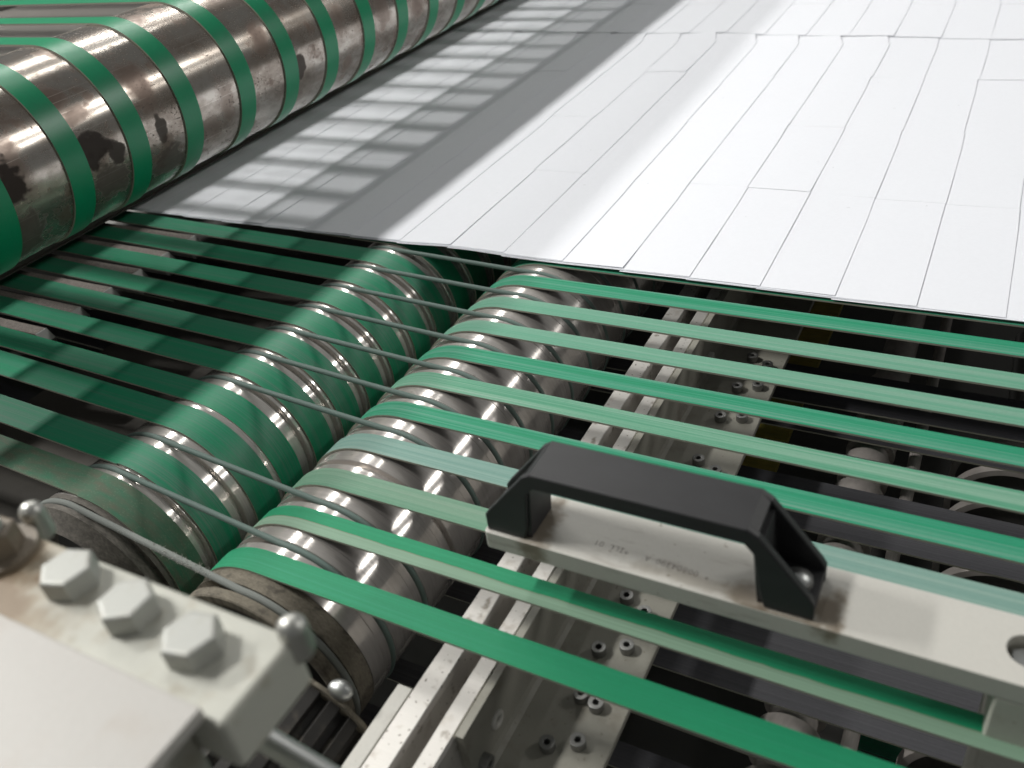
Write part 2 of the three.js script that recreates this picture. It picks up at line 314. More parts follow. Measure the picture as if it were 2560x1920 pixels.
{
  const XE = -1.78, path = stadium(XL, XE, YC, RR).map((p) => p);
  // the inlet belts drift a little sideways on their way to the cylinder
  const rev = (() => { // the belt wraps the right side of its roller
    const out = []; let s = 0, last = null; const push = (x, y, nx, ny) => { if (last) s += Math.hypot(x - last[0], y - last[1]); last = [x, y]; out.push([x, y, nx, ny, s]); };
    for (let i = 0; i <= 40; i++) { const a = Math.PI / 2 - Math.PI * i / 40; push(XL + RR * Math.cos(a), YC + RR * Math.sin(a), Math.cos(a), Math.sin(a)); }
    for (let i = 1; i <= 24; i++) push(lerp(XL, XE, i / 24), YC - RR, 0, -1);
    for (let i = 1; i <= 40; i++) { const a = -Math.PI / 2 - Math.PI * i / 40; push(XE + RR * Math.cos(a), YC + RR * Math.sin(a), Math.cos(a), Math.sin(a)); }
    for (let i = 1; i <= 24; i++) push(lerp(XE, XL, i / 24), YC + RR, 0, 1);
    return out;
  })();
  const nth = ['', 'first', 'second', 'third', 'fourth', 'fifth', 'sixth', 'seventh', 'eighth', 'ninth', 'tenth', 'eleventh', 'twelfth', 'thirteenth'];
  const words = ['dust-speckled dark green inlet belt over the roller end', 'deep green inlet belt between the first two cords', 'deep green inlet belt between a wide bright ring and a thin ring', 'deep green inlet belt just past the thin ring'];
  for (let k = 0; k < leftBelts.length; k++) {
    const [zn, zf] = leftBelts[k], skew = (z) => (x) => z + 0.033 * Math.min(0, x - XL);
    const ph = k * 2.1;
    belt('inlet_belt', words[k] ?? `deep green inlet belt between thin cords, ${nth[k - 2]} past the thin ring`, 'deep green inlet belts', rev, skew(zf), skew(zn), k === 0 ? M.left_dust : M.left[(k * 7) % 4], M.belt_edge, (s) => 0.0005 * Math.sin(s * 8 + ph));
  }
  const t = thing('end_roller', 'plain roller where the inlet belts turn back', 'roller', [XE, YC, 0]);
  part(t, 'barrel', turned([[-0.27, 0.001], [-0.27, RR], [-1.15, RR], [-1.15, 0.001]], 64), M.steel);
}
// round cords between the two grooved rollers
{
  const rc = RR - 0.0012, cr = 0.0027;
  for (let k = 0; k < NB; k++) {
    if (k === 3) continue;
    const zL = lGroove(k), zR = k ? rFar(k - 1) - 0.0116 : -0.2742, pts = [];
    const zAt = (x) => lerp(zL, zR, clamp((x - XL) / (XR - XL)));
    for (let i = 0; i < 20; i++) { const x = lerp(XL, XR, i / 20); pts.push(new THREE.Vector3(x, YC + rc, zAt(x))); }
    for (let i = 0; i < 26; i++) { const a = Math.PI / 2 - Math.PI * i / 26; pts.push(new THREE.Vector3(XR + rc * Math.cos(a), YC + rc * Math.sin(a), zR)); }
    for (let i = 0; i < 20; i++) { const x = lerp(XR, XL, i / 20); pts.push(new THREE.Vector3(x, YC - rc, zAt(x))); }
    for (let i = 0; i < 26; i++) { const a = -Math.PI / 2 - Math.PI * i / 26; pts.push(new THREE.Vector3(XL + rc * Math.cos(a), YC + rc * Math.sin(a), zL)); }
    const g = new THREE.TubeGeometry(new THREE.CatmullRomCurve3(pts, true), 240, k === 0 ? 0.003 : cr, 8, true);
    if (k === 0) {
      const t = thing('round_cord', 'fuzzy grey cord furred with paper dust, over the dusty rims', 'cord', [0, 0, 0], 'round grey drive cords');
      part(t, 'cord', g, M.cord_dusty);
      // tufts of lint
      const tufts = [];
      for (let i = 0; i < 210; i++) {
const x = rr(-0.585, -0.468), z = zAt(x), l = (0.0006 + 0.0042 * rnd() ** 3) * (0.35 + 0.9 * sstep(-0.56, -0.5, x)) * (0.5 + 1.2 * Math.max(0, nz(x * 120, 3.3))), ph = rr(-0.3, 3.4), lean = rr(-0.9, 0.9);
        const q = new THREE.CylinderGeometry(0.00018, 0.00036, l, 4); q.translate(0, l * 0.4, 0); q.rotateZ(lean); q.translate(0, 0.0026, 0); q.rotateX(Math.PI / 2 - ph); q.translate(x, YC + rc, z); tufts.push(q);
      }
      const f = part(t, 'lint', merge(tufts), M.lint); f.userData.kind = 'stuff';
    } else single('round_cord', g, M.cord, k === 1 ? 'thin grey-green cord next to the fuzzy dusty cord' : k === 2 ? 'thin cord with a dark splice, over the wide bright ring' : 'thin smooth grey-green cord stretched between the grooved rollers', 'cord', [0, 0, 0], 'round grey drive cords');
  }
}

// ---------------------------------------------------------------- big stained cylinder with its tapes
const CX = -0.911, CY = 0.2003, CR = 0.0927, ZC0 = -0.30, ZC1 = -2.35;
const stains = [ // [angle in degrees, z, half height in degrees, half width in m, strength, dark]
  [2, -0.561, 12, 0.021, 1.0, 1], [-8, -0.585, 9, 0.012, 0.9, 1], [5, -0.465, 12, 0.013, 1.0, 1], [-7, -0.651, 11, 0.007, 0.7, 1], [25, -0.65, 22, 0.02, 0.62, 0],
  [38, -0.552, 9, 0.015, 0.6, 0], [24, -0.562, 6, 0.02, 0.55, 0], [-10, -0.894, 11, 0.010, 0.75, 1], [25, -0.84, 14, 0.016, 0.6, 0], [-5, -0.756, 16, 0.018, 0.42, 0], [-24, -0.722, 12, 0.02, 0.45, 0],
  [-31, -0.655, 12, 0.022, 0.6, 1], [-24, -0.575, 14, 0.022, 0.6, 1], [-28, -1.0, 10, 0.013, 0.5, 0], [14, -0.47, 20, 0.02, 0.55, 0], [60, -0.84, 14, 0.03, 0.3, 0], [10, -0.99, 16, 0.02, 0.4, 0], [0, -1.09, 20, 0.02, 0.45, 0], [-12, -1.18, 14, 0.02, 0.4, 0], [-35, -0.46, 16, 0.03, 0.6, 1], [20, -1.25, 20, 0.03, 0.45, 0],
];
{
  const ZR = 1.3, W = 1024, H = 2048;                      // v: z from ZC0 to ZC0 - ZR, repeated beyond
  const deg = (u) => { let a = u * 360; if (a > 180) a -= 360; return a; };
  const field = (u, v) => {
    const a = deg(u), z = ZC0 - v * ZR; let dark = 0, brown = 0;
    const w = fbm(a * 0.06, z * 26, 4, 1.7), w2 = fbm(a * 0.22, z * 90, 3, 4.2);
    for (const [sa, sz, ha, hz, st, dk] of stains) {
      const d = Math.hypot((a - sa) / ha, (z - sz) / hz) + 0.9 * w + 0.55 * w2;
      const k = st * sstep(1.15, 0.75, d); if (dk) dark = Math.max(dark, k); else brown = Math.max(brown, st * sstep(1.25, 0.35, d));
    }
    brown = Math.max(brown, 0.55 * sstep(0.1, 0.42, fbm(a * 0.06, z * 30, 5, 15.5)));
    const film = clamp(0.38 + 1.25 * fbm(a * 0.035, z * 14, 5, 8.8) + 0.35 * w2), spk = sstep(0.34, 0.5, nz(a * 0.9, z * 330, 2.2)) * sstep(0.0, 0.35, w + 0.12);
    const scr = sstep(0.48, 0.6, nz(a * 2.2, z * 6, 12.2)) * 0.5;
    return { dark: Math.max(dark, spk * 0.5), brown, film, scr };
  };
  const N = W * H, cache = new Float32Array(N * 4);
  const ready = new Uint8Array(N);
  const at = (u, v) => { const i = Math.round(u * W) % W, j = Math.round(v * H) % H, k = j * W + i; if (!ready[k]) { const f = field(u, v); cache.set([f.dark, f.brown, f.film, f.scr], k * 4); ready[k] = 1; } return cache.subarray(k * 4, k * 4 + 4); };
  const cmap = tex(W, H, (u, v) => { const [d, b, f, s] = at(u, v); let c = mix3([196, 190, 182], [126, 114, 104], f); c = mix3(c, [92, 70, 60], b * 0.9); c = mix3(c, [46, 37, 33], d * 0.94); return mix3(c, [226, 220, 212], s * (1 - d)); });
  const rmap = tex(W, H, (u, v) => { const [d, b, f, s] = at(u, v); const r = clamp(0.19 + 0.08 * f + 0.3 * b + 0.5 * d - 0.06 * s); const m = clamp(1 - 0.3 * f - 0.5 * b - 0.95 * d); return [255, r * 255, m * 255]; }, false);
  M.cyl = phy({ map: cmap, roughnessMap: rmap, metalnessMap: rmap, roughness: 1, metalness: 1, anisotropy: 0.65, anisotropyRotation: Math.PI / 2 });
  const t = thing('steel_cylinder', 'large stained steel cylinder ringed with green tapes', 'cylinder', [CX, CY, 0]);
  part(t, 'barrel', turned([[ZC0, 0.02], [ZC0, CR], [ZC1, CR], [ZC1, 0.02]], 160, { vz: [ZC0, ZR] }), M.cyl);
  part(t, 'shaft', turned([[-0.16, 0.001], [-0.16, 0.02], [ZC0, 0.02]], 32), M.dark_steel);
  // second cylinder far behind
  const t2 = thing('steel_cylinder', 'blurred steel roller behind the stained cylinder', 'cylinder', [-1.92, CY, 0]);
  part(t2, 'barrel', turned([[-0.3, 0.02], [-0.3, CR], [ZC1, CR], [ZC1, 0.02]], 96), M.steel);
  // tapes
  const path = (() => {
    const out = []; let s = 0, last = null, XE = -1.92; const push = (x, y, nx, ny) => { if (last) s += Math.hypot(x - last[0], y - last[1]); last = [x, y]; out.push([x, y, nx, ny, s]); };
    for (let i = 0; i <= 16; i++) push(lerp(XE, CX, i / 16), CY + CR, 0, 1);
    for (let i = 1; i <= 64; i++) { const a = Math.PI / 2 - Math.PI * i / 64; push(CX + CR * Math.cos(a), CY + CR * Math.sin(a), Math.cos(a), Math.sin(a)); }
    for (let i = 1; i <= 16; i++) push(lerp(CX, XE, i / 16), CY - CR, 0, -1);
    for (let i = 1; i <= 48; i++) { const a = -Math.PI / 2 - Math.PI * i / 48; push(XE + CR * Math.cos(a), CY + CR * Math.sin(a), Math.cos(a), Math.sin(a)); }
    return out;
  })();
  const zc = [-0.443, -0.535, -0.615, -0.697, -0.790, -0.875, -0.962]; for (let k = 0; k < 15; k++) zc.push(-1.05 - 0.088 * k);
  for (let k = 0; k < zc.length; k++) belt('cylinder_tape', k === 0 ? 'green tape round the stained cylinder, beside its free end' : k < 9 ? `${['', 'second', 'third', 'fourth', 'fifth', 'sixth', 'seventh', 'eighth', 'ninth'][k]} green tape from the free end of the stained cylinder` : 'narrow green tape on the far stretch of the stained cylinder', 'green tapes on the cylinder', path, zc[k] - 0.0132, zc[k] + 0.0132, M.tape, M.belt_edge);
  // guide plate between the two runs of the tapes
  single('guide_plate', boxUV(span(-1.78, -1.163, 0.196, 0.2, -2.3, -0.32)), M.panel, 'dull grey guide plate between the tapes behind the cylinder', 'plate');
}

{
  const t = thing('added_shade_bar', 'added dark grey shading bar under the far side of the stained cylinder', 'bar', [0, 0, 0]);  // added bar: blocks low hall light so paper and belts here go darker
  part(t, 'bar', boxUV(span(-1.36, -1.124, 0.007, 0.1, -2.3, -0.3, 0.002)), M.panel);
  part(t, 'lip', boxUV(span(-1.124, -1.117, 0.007, 0.009, -2.3, -0.3, 0.0005)), M.panel);
}
// ---------------------------------------------------------------- felt covered support fingers between the inlet belts
for (let k = 4; k < 10; k++) {
  const zn = leftBelts[k - 1][1], zf = leftBelts[k][0], sk = 0.033 * (-0.945 - XL), zc = (zn + zf) / 2 + sk, w = 0.0152;
  const t = thing('support_finger', 'grey felt support finger in a gap between green belts', 'support', [0, 0, zc], 'felt fingers under the cylinder');
  part(t, 'bar', span(-1.35, -0.957, -0.03, -0.0052, -w / 2, w / 2), M.dark_steel);
  part(t, 'felt_top', boxUV(span(-1.35, -0.957, -0.0052, -0.0018, -w / 2, w / 2)), M.felt);
  const nose = new THREE.Shape([V2(-0.957, -0.03), V2(-0.9505, -0.03), V2(-0.945, -0.0125), V2(-0.9555, -0.0022), V2(-0.957, -0.002)]);
  const g = new THREE.ExtrudeGeometry(nose, { depth: w, bevelEnabled: false }); g.translate(0, 0, -w / 2); part(t, 'nose', g, M.screw);
}
{
  const t = thing('drum', 'dim dark drum beneath the inlet belts', 'drum', [-0.99, -0.20, 0]);
  part(t, 'barrel', turned([[-0.25, 0.001], [-0.25, 0.02], [-0.26, 0.02], [-0.26, 0.001]], 24), M.dark_steel);
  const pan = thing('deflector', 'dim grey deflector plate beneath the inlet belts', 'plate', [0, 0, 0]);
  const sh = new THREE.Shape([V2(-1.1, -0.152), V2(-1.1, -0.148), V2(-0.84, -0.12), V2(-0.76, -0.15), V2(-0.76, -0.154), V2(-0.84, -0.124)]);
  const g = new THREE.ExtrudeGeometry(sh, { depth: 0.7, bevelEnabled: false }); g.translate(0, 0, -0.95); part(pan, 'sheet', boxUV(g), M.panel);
}

// ---------------------------------------------------------------- paper sheets, shingled in six lanes
{
  const PITCH = 0.0745, LEN = 0.3, TH = 0.00042;
  const lanes = [[-0.794, -1.0282], [-1.0284, -1.2449], [-1.2451, -1.4659], [-1.4661, -1.690], [-1.6965, -1.915], [-1.9152, -2.135]];
  const hill = (x, z) => 0.0032 * Math.exp(-(((x + 0.53 + 0.05 * (z + 1.2)) / 0.055) ** 2)) + 0.0012 * Math.exp(-(((x + 0.24 + 0.08 * (z + 1.2)) / 0.08) ** 2)) + 0.0012 * (1 + nz(x * 3.1, z * 2.3, 5.5)) + 0.0006 * (1 + nz(x * 9, z * 5, 7.7));
  const where = ['in the row along the open belts', 'in the second row from the open belts', 'in the third row from the open belts', 'in the row before the wide seam', 'in the first row past the wide seam', 'in the second row past the wide seam'];
  lanes.forEach(([zn, zf], li) => {
    for (let k = -3; k <= 16; k++) {
      const xe = 0.0302 - PITCH * k + rr(-0.0012, 0.0012) - (li === 0 ? 0 : 0.001 * li), dz = rr(-0.0005, 0.0005), rot = -0.013 + rr(-0.0018, 0.0018);
      const nx = 10, nzv = 9, pos = [], uv = [], idx = [];
      const curl = li === 3 ? rr(0.3, 1) * (k > 2 ? 1 : 0.25) : rr(0, 0.12);
      const nearLift = rr(0, 1) < 0.25 ? rr(0.0002, 0.0007) : 0;
      const put = (top) => {
        for (let j = 0; j <= nzv; j++) for (let i = 0; i <= nx; i++) {
          const s = i / nx, w = j / nzv;
          let x = xe - LEN * (1 - s), z = lerp(zn, zf, w) + dz + (x - xe) * rot - (li >= 3 ? 0.06 * (x + 0.4) * (li === 3 ? w : 1) * -1 * 0.9 : 0);
          x += -(z - zn) * (rot + 0.013);
          // lane 3: far outer corners curl back and away
          const c = curl * sstep(0.66, 1, w) ** 2 * sstep(0.7, 1, s); x -= 0.018 * c;
          const y = 0.0006 + hill(x, z) + TH * 4.25 * s + (top ? TH * 0.55 : 0) + 0.00028 * s * sstep(0.8, 1, s) * (1 + nz(z * 14, k * 3.3 + li)) + (s > 0.6 ? c * 0.002 : 0) + nearLift * sstep(0.25, 0, w) * s;
          pos.push(x, y, z); uv.push(x, z);
        }
      };
      put(true); put(false);
      const n1 = nx + 1, off = n1 * (nzv + 1), q = (a, b, c, d) => idx.push(a, b, c, a, c, d);
      for (let j = 0; j < nzv; j++) for (let i = 0; i < nx; i++) { const a = j * n1 + i; q(a, a + 1, a + 1 + n1, a + n1); q(off + a, off + a + n1, off + a + 1 + n1, off + a + 1); }
      for (let i = 0; i < nx; i++) { q(off + i, off + i + 1, i + 1, i); const a = nzv * n1 + i; q(a, a + 1, off + a + 1, off + a); }
      for (let j = 0; j < nzv; j++) { const a = j * n1, b = a + nx; q(a + n1, off + a + n1, off + a, a); q(b, off + b, off + b + n1, b + n1); }
      const g = new THREE.BufferGeometry();
      g.setAttribute('position', new THREE.Float32BufferAttribute(pos, 3)); g.setAttribute('uv', new THREE.Float32BufferAttribute(uv, 2)); g.setIndex(idx);
      const ng = g.toNonIndexed();
      // smooth top, hard rims: compute normals from the indexed surface only for the two sheets
      g.computeVertexNormals();
      const N = ng.attributes.position, nn = new Float32Array(N.count * 3), src = g.index.array, gp = pos, e = new THREE.Vector3(), f = new THREE.Vector3();
      const faces = nx * nzv * 4;
      const hx = (x, z) => 0; void hx;
      for (let t = 0; t < src.length / 3; t++) {
        const [a, b, c] = [src[t * 3], src[t * 3 + 1], src[t * 3 + 2]];
        e.set(gp[b * 3] - gp[a * 3], gp[b * 3 + 1] - gp[a * 3 + 1], gp[b * 3 + 2] - gp[a * 3 + 2]); f.set(gp[c * 3] - gp[a * 3], gp[c * 3 + 1] - gp[a * 3 + 1], gp[c * 3 + 2] - gp[a * 3 + 2]); e.cross(f).normalize();
        for (let m = 0; m < 3; m++) {
          const v = src[t * 3 + m], n = t < faces ? vertexNormal(pos, v, n1, nx, nzv, off) : [e.x, e.y, e.z];
          nn.set(n, (t * 3 + m) * 3);
        }
      }
      ng.setAttribute('normal', new THREE.BufferAttribute(nn, 3));
      single('paper_sheet', ng, M.paper, `blank white paper sheet ${where[li]}`, 'paper', [0, 0, 0], `white sheets ${where[li]}`);
    }
  });
  function vertexNormal(P, v, n1, nx, nzv, off) {
    const down = v >= off, k = v % off, i = k % n1, j = Math.floor(k / n1), b = down ? off : 0;
    const g = (ii, jj) => { const q = (b + jj * n1 + ii) * 3; return [P[q], P[q + 1], P[q + 2]]; };
    const a = g(Math.max(0, i - 1), j), c = g(Math.min(nx, i + 1), j), d = g(i, Math.max(0, j - 1)), e = g(i, Math.min(nzv, j + 1));
    const ux = c[0] - a[0], uy = c[1] - a[1], uz = c[2] - a[2], vx = e[0] - d[0], vy = e[1] - d[1], vz = e[2] - d[2];
    let n = [uy * vz - uz * vy, uz * vx - ux * vz, ux * vy - uy * vx]; const l = Math.hypot(...n) * (n[1] < 0 ? -1 : 1) * (down ? -1 : 1);
    return n.map((x) => x / l);
  }
  // table under the far lanes
  single('paper_table', boxUV(span(-1.5, 0.6, -0.02, -0.0005, -2.3, -1.02)), M.dark_steel, 'dark table under the white paper sheets', 'table');
}

// ---------------------------------------------------------------- slotted rail and bolted bracket under the outlet belts
{
  const t = thing('slotted_rail', 'bare aluminium slotted rail crossing under the outlet belts', 'rail', [0, 0, 0]);
  const y0 = -0.035, y1 = -0.078, c = 0.0007, L = -0.2892, R = -0.2442, a = -0.2719, b = -0.2584;
  const sh = new THREE.Shape([V2(L, y1), V2(R, y1), V2(R, y0 - 0.0022), V2(R - 0.0018, y0), V2(b + c, y0), V2(b, y0 - c), V2(b - 0.0005, y0 - 0.005), V2(b + 0.003, y0 - 0.0052), V2(b + 0.003, y0 - 0.034), V2(a - 0.003, y0 - 0.034), V2(a - 0.003, y0 - 0.0052), V2(a + 0.0005, y0 - 0.005), V2(a, y0 - c), V2(a - c, y0), V2(L + c, y0), V2(L, y0 - c)]);
  const g = new THREE.ExtrudeGeometry(sh, { depth: 1.3, bevelEnabled: false }); g.translate(0, 0, -1.45); part(t, 'profile', boxUV(g), M.alu);
  single('stop_block', boxUV(span(-0.3015, -0.2898, -0.06, -0.0352, -0.269, -0.19)), M.plate, 'small pale block against the near end of the rail', 'block');
}
{
  const t = thing('angle_bracket', 'grey painted angle bracket with socket screws along its foot', 'bracket', [0, 0, 0]);
  const wall = new THREE.Shape([V2(-0.2438, -0.034), V2(-0.238, -0.034), V2(-0.2376, -0.0345), V2(-0.2376, -0.0835), V2(-0.236, -0.0875), V2(-0.2325, -0.0894), V2(-0.1642, -0.0894), V2(-0.1636, -0.09), V2(-0.1636, -0.0945), V2(-0.236, -0.0945), V2(-0.241, -0.0925), V2(-0.2438, -0.088)]);
  const g = new THREE.ExtrudeGeometry(wall, { depth: 1.2, bevelEnabled: false, curveSegments: 4 }); g.translate(0, 0, -1.449); part(t, 'sheet', boxUV(g), M.bracket);
  const sx = [];
  const heads = [[-0.202, -0.436], [-0.183, -0.426], [-0.203, -0.381], [-0.184, -0.391], [-0.186, -0.336], [-0.199, -0.339], [-0.205, -0.294], [-0.186, -0.304], [-0.198, -0.796], [-0.179, -0.785], [-0.198, -0.738], [-0.179, -0.747], [-0.18, -0.691], [-0.2, -0.615], [-0.181, -0.605], [-0.2, -0.685], [-0.201, -0.522], [-0.182, -0.51], [-0.2, -0.568], [-0.181, -0.556], [-0.204, -0.25], [-0.185, -0.26]];
  // socket head: knurled ring with a hexagonal hole
  const hole = []; for (let i = 0; i < 6; i++) hole.push(V2(0.0031 * Math.cos(i * Math.PI / 3), 0.0031 * Math.sin(i * Math.PI / 3)));
  const hs = new THREE.Shape(); hs.absarc(0, 0, 0.0052, 0, Math.PI * 2); hs.holes.push(new THREE.Path(hole));
  const hg = new THREE.ExtrudeGeometry(hs, { depth: 0.0062, bevelEnabled: true, bevelSize: 0.0005, bevelThickness: 0.0005, bevelSegments: 2, curveSegments: 20 }); hg.rotateX(-Math.PI / 2);
  const bg = new THREE.CylinderGeometry(0.0045, 0.0045, 0.002, 16); bg.translate(0, 0.001, 0);
  for (const [x, z] of heads) {
    const m = part(t, 'screw', hg, M.screw); m.position.set(x, -0.0889, z); m.rotation.y = rr(0, 6);
    const s = part(m, 'socket_floor', bg, M.black); void s;
  }
  void sx;
  // boss and screw on the wall
  const boss = new THREE.TorusGeometry(0.0052, 0.0022, 10, 28); const b = part(t, 'spacer', boss, M.plate); b.position.set(-0.2372, -0.0635, -0.286); b.rotation.y = Math.PI / 2;
  const w = part(t, 'screw', hg, M.screw); w.position.set(-0.2378, -0.0775, -0.262); w.rotation.z = -Math.PI / 2;
  const clip = part(t, 'clip', span(-0.2378, -0.232, -0.076, -0.069, -0.771, -0.762), M.plate); void clip;
}

// ---------------------------------------------------------------- rollers, slat and wheels in the pit under the outlet belts
{
  const t = thing('sleeved_roller', 'pale grey roller with stepped sleeves below the outlet belts', 'roller', [-0.0687, -0.2, 0]);
  part(t, 'tube', turned([[-0.2, 0.001], [-0.2, 0.0195], [-1.3, 0.0195], [-1.3, 0.001]], 48), M.sleeve);
  for (let k = 0; k < 13; k++) { const z = -0.31 - 0.05 * k; part(t, 'sleeve', turned([[z, 0.0195], [z - 0.001, 0.0253], [z - 0.031, 0.0253], [z - 0.032, 0.0195]], 48), M.sleeve); }
  const t2 = thing('thin_rod', 'thin pale rod beside the sleeved roller', 'rod', [-0.0235, -0.2, 0]);
  part(t2, 'rod', turned([[-0.2, 0.001], [-0.2, 0.0064], [-1.3, 0.0064], [-1.3, 0.001]], 24), M.sleeve);
  single('slat', boxUV(span(-0.194, -0.157, -0.208, -0.2, -1.2, -0.735)), M.yellow, 'yellow slat below the foot of the angle bracket', 'slat');
  single('slat', boxUV(span(-0.205, -0.1945, -0.21, -0.198, -1.2, -0.735)), M.plate, 'thin pale strip along the yellow slat', 'slat');
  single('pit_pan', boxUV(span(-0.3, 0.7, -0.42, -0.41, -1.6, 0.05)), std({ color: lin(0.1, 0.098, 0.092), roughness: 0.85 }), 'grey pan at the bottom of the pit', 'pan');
  // wheels with rims, web and hub on a shaft
  const ws = thing('wheel_shaft', 'dark shaft through the open grey wheels', 'shaft', [0.075, -0.262, 0]);
  part(ws, 'shaft', turned([[-0.22, 0.001], [-0.22, 0.012], [-1.2, 0.012], [-1.2, 0.001]], 24), M.dark_steel);
  for (let k = 0; k < 12; k++) {
    const z = -0.335 - 0.05 * k, w = thing('idler_wheel', 'grey open idler wheel under the outlet belts', 'wheel', [0.075, -0.262, z], 'idler wheels in the pit');
    part(w, 'rim', turned([[0.006, 0.056], [0.0055, 0.0625], [-0.0055, 0.0625], [-0.006, 0.056], [0.006, 0.056]], 64), M.sleeve);
    part(w, 'web', turned([[0.0015, 0.02], [0.0015, 0.056]], 48), M.dark_steel);
    part(w, 'hub', turned([[0.008, 0.0125], [0.008, 0.021], [-0.008, 0.021], [-0.008, 0.0125]], 32), M.sleeve);
  }
  for (let k = 0; k < 6; k++) single('lower_belt', sweep([[0.6, -0.33, 0, 1, 0], [-0.02, -0.33, 0, 1, 0.62]], -0.36 - 0.05 * k, -0.335 - 0.05 * k, 0, 0.002, 'oie'), M.left[k % 4], 'dark green belt deep in the pit behind the sleeved roller', 'belt', [0, 0, 0], 'dark belts deep in the pit');
}

// ---------------------------------------------------------------- handle on its plate
{
  const t = thing('handle_plate', 'grey painted flat bar under the black handle, stamped with a number', 'plate', [0, 0, 0]);
  const sh = new THREE.Shape([V2(-0.263, 0.3505), V2(-0.2615, 0.349), V2(0.3, 0.349), V2(0.3, 0.396), V2(-0.2605, 0.396), V2(-0.263, 0.3935)]);
  const h = new THREE.Path(); h.absarc(0.0605, 0.3725, 0.0115, 0, Math.PI * 2); sh.holes.push(h);
  const g = new THREE.ExtrudeGeometry(sh, { depth: 0.0135, bevelEnabled: true, bevelSize: 0.0006, bevelThickness: 0.0006, bevelSegments: 2, curveSegments: 24 });
  g.rotateX(-Math.PI / 2); g.translate(0, 0.0358, 0);
  boxUV(g); { const a = g.attributes.uv; for (let i = 0; i < a.count; i++) a.setXY(i, (a.getX(i) + 0.27) / 0.58, (a.getY(i) + 0.40) / 0.06); }
  part(t, 'bar', g, M.bar);
  part(t, 'leg', boxUV(span(0.0475, 0.2, -0.32, 0.0352, -0.392, -0.3485, 0.002)), M.enamel);
  const bush = new THREE.CylinderGeometry(0.008, 0.008, 0.006, 6); part(t, 'bolt', bush, M.zinc).position.set(0.0605, 0.0405, -0.3725);
  // stamped number, read from the far side
  const cv = document.createElement('canvas'); cv.width = 1024; cv.height = 96; const cx = cv.getContext('2d');
  cx.clearRect(0, 0, 1024, 96); cx.font = '62px monospace'; cx.textBaseline = 'middle'; cx.fillStyle = 'rgba(92,66,54,0.85)';
  cx.fillText('* 00804390 A   *ILL 01', 20, 50);
  const im = cx.getImageData(0, 0, 1024, 96);
  for (let i = 0; i < im.data.length; i += 4) { const x = (i / 4) % 1024, y = Math.floor(i / 4096), k = 0.7 + 0.7 * fbm(x * 0.012, y * 0.03, 3); im.data[i + 3] = clamp(im.data[i + 3] * k, 0, 255); }
  cx.putImageData(im, 0, 0);
  const ct = new THREE.CanvasTexture(cv); ct.colorSpace = THREE.SRGBColorSpace;
  const pg = new THREE.PlaneGeometry(0.098, 0.0092); pg.rotateX(-Math.PI / 2); pg.rotateY(Math.PI);
  const pm = part(t, 'stamped_number', pg, std({ map: ct, transparent: true, roughness: 0.6 })); pm.position.set(-0.158, 0.0502, -0.3638); pm.rotation.y = -0.045;
}
{
  const t = thing('bridge_handle', 'black plastic bridge handle bolted to the grey bar', 'handle', [0, 0.05, 0]);
  const zN = -0.3512, zF = -0.3878, geos = [];
  const ext = (pts, z0, z1, bv = 0.0012) => { const s = new THREE.Shape(pts.map(([x, y]) => V2(x, y))); const g = new THREE.ExtrudeGeometry(s, { depth: Math.abs(z1 - z0) - 2 * bv, bevelEnabled: true, bevelSize: bv, bevelThickness: bv, bevelSegments: 3, bevelOffset: -bv, curveSegments: 6 }); g.translate(0, 0, Math.min(z0, z1) + bv); geos.push(g); };
  // side cheeks: foot, slanted outer edge, bar, all in one outline with the opening under the bar
  const cheek = [[-0.262, 0], [-0.234, 0], [-0.2305, 0.010], [-0.2275, 0.041], [-0.222, 0.0475], [-0.0885, 0.0475], [-0.083, 0.041], [-0.0785, 0.010], [-0.0755, 0], [-0.0475, 0], [-0.0475, 0.0125], [-0.0505, 0.0175], [-0.0805, 0.0555], [-0.087, 0.0595], [-0.2235, 0.0595], [-0.2295, 0.0555], [-0.2595, 0.0175], [-0.262, 0.0135]];
  ext(cheek, zN, zN - 0.0055); ext(cheek, zF + 0.0055, zF);
  // grip between the cheeks and the inner walls of both feet
  ext([[-0.2285, 0.047], [-0.0815, 0.047], [-0.0815, 0.0553], [-0.087, 0.0594], [-0.2235, 0.0594], [-0.2285, 0.0553]], zN - 0.003, zF + 0.003, 0.0008);
  for (const s of [-1, 1]) {
    const m = -0.155, w = (pts) => ext(pts.map(([x, y]) => [m + s * x, y]), zN - 0.003, zF + 0.003, 0.0006);
    w(s > 0 ? [[0.0745, 0.0002], [0.0805, 0.0002], [0.0765, 0.05], [0.0705, 0.05]] : [[0.0805, 0.0002], [0.0745, 0.0002], [0.0705, 0.05], [0.0765, 0.05]]);
    w(s > 0 ? [[0.079, 0.0002], [0.107, 0.0002], [0.107, 0.010], [0.079, 0.010]] : [[0.107, 0.0002], [0.079, 0.0002], [0.079, 0.010], [0.107, 0.010]]);
  }
  part(t, 'grip', boxUV(merge(geos)), M.plastic);
  for (const x of [-0.2495, -0.0605]) {
    const ring = turned([[0.004, 0.0062], [0.004, 0.0085], [0, 0.0088]], 28); ring.rotateX(-Math.PI / 2);
    const w = part(t, 'washer', ring, M.screw); w.position.set(x, 0.0098, (zN + zF) / 2 + 0.001);
    const cap = new THREE.SphereGeometry(0.0085, 20, 8, 0, Math.PI * 2, 0, 0.95); cap.translate(0, -0.0038, 0); const c = part(t, 'bolt', cap, M.zinc); c.position.set(x, 0.0125, (zN + zF) / 2 + 0.001);
  }
}

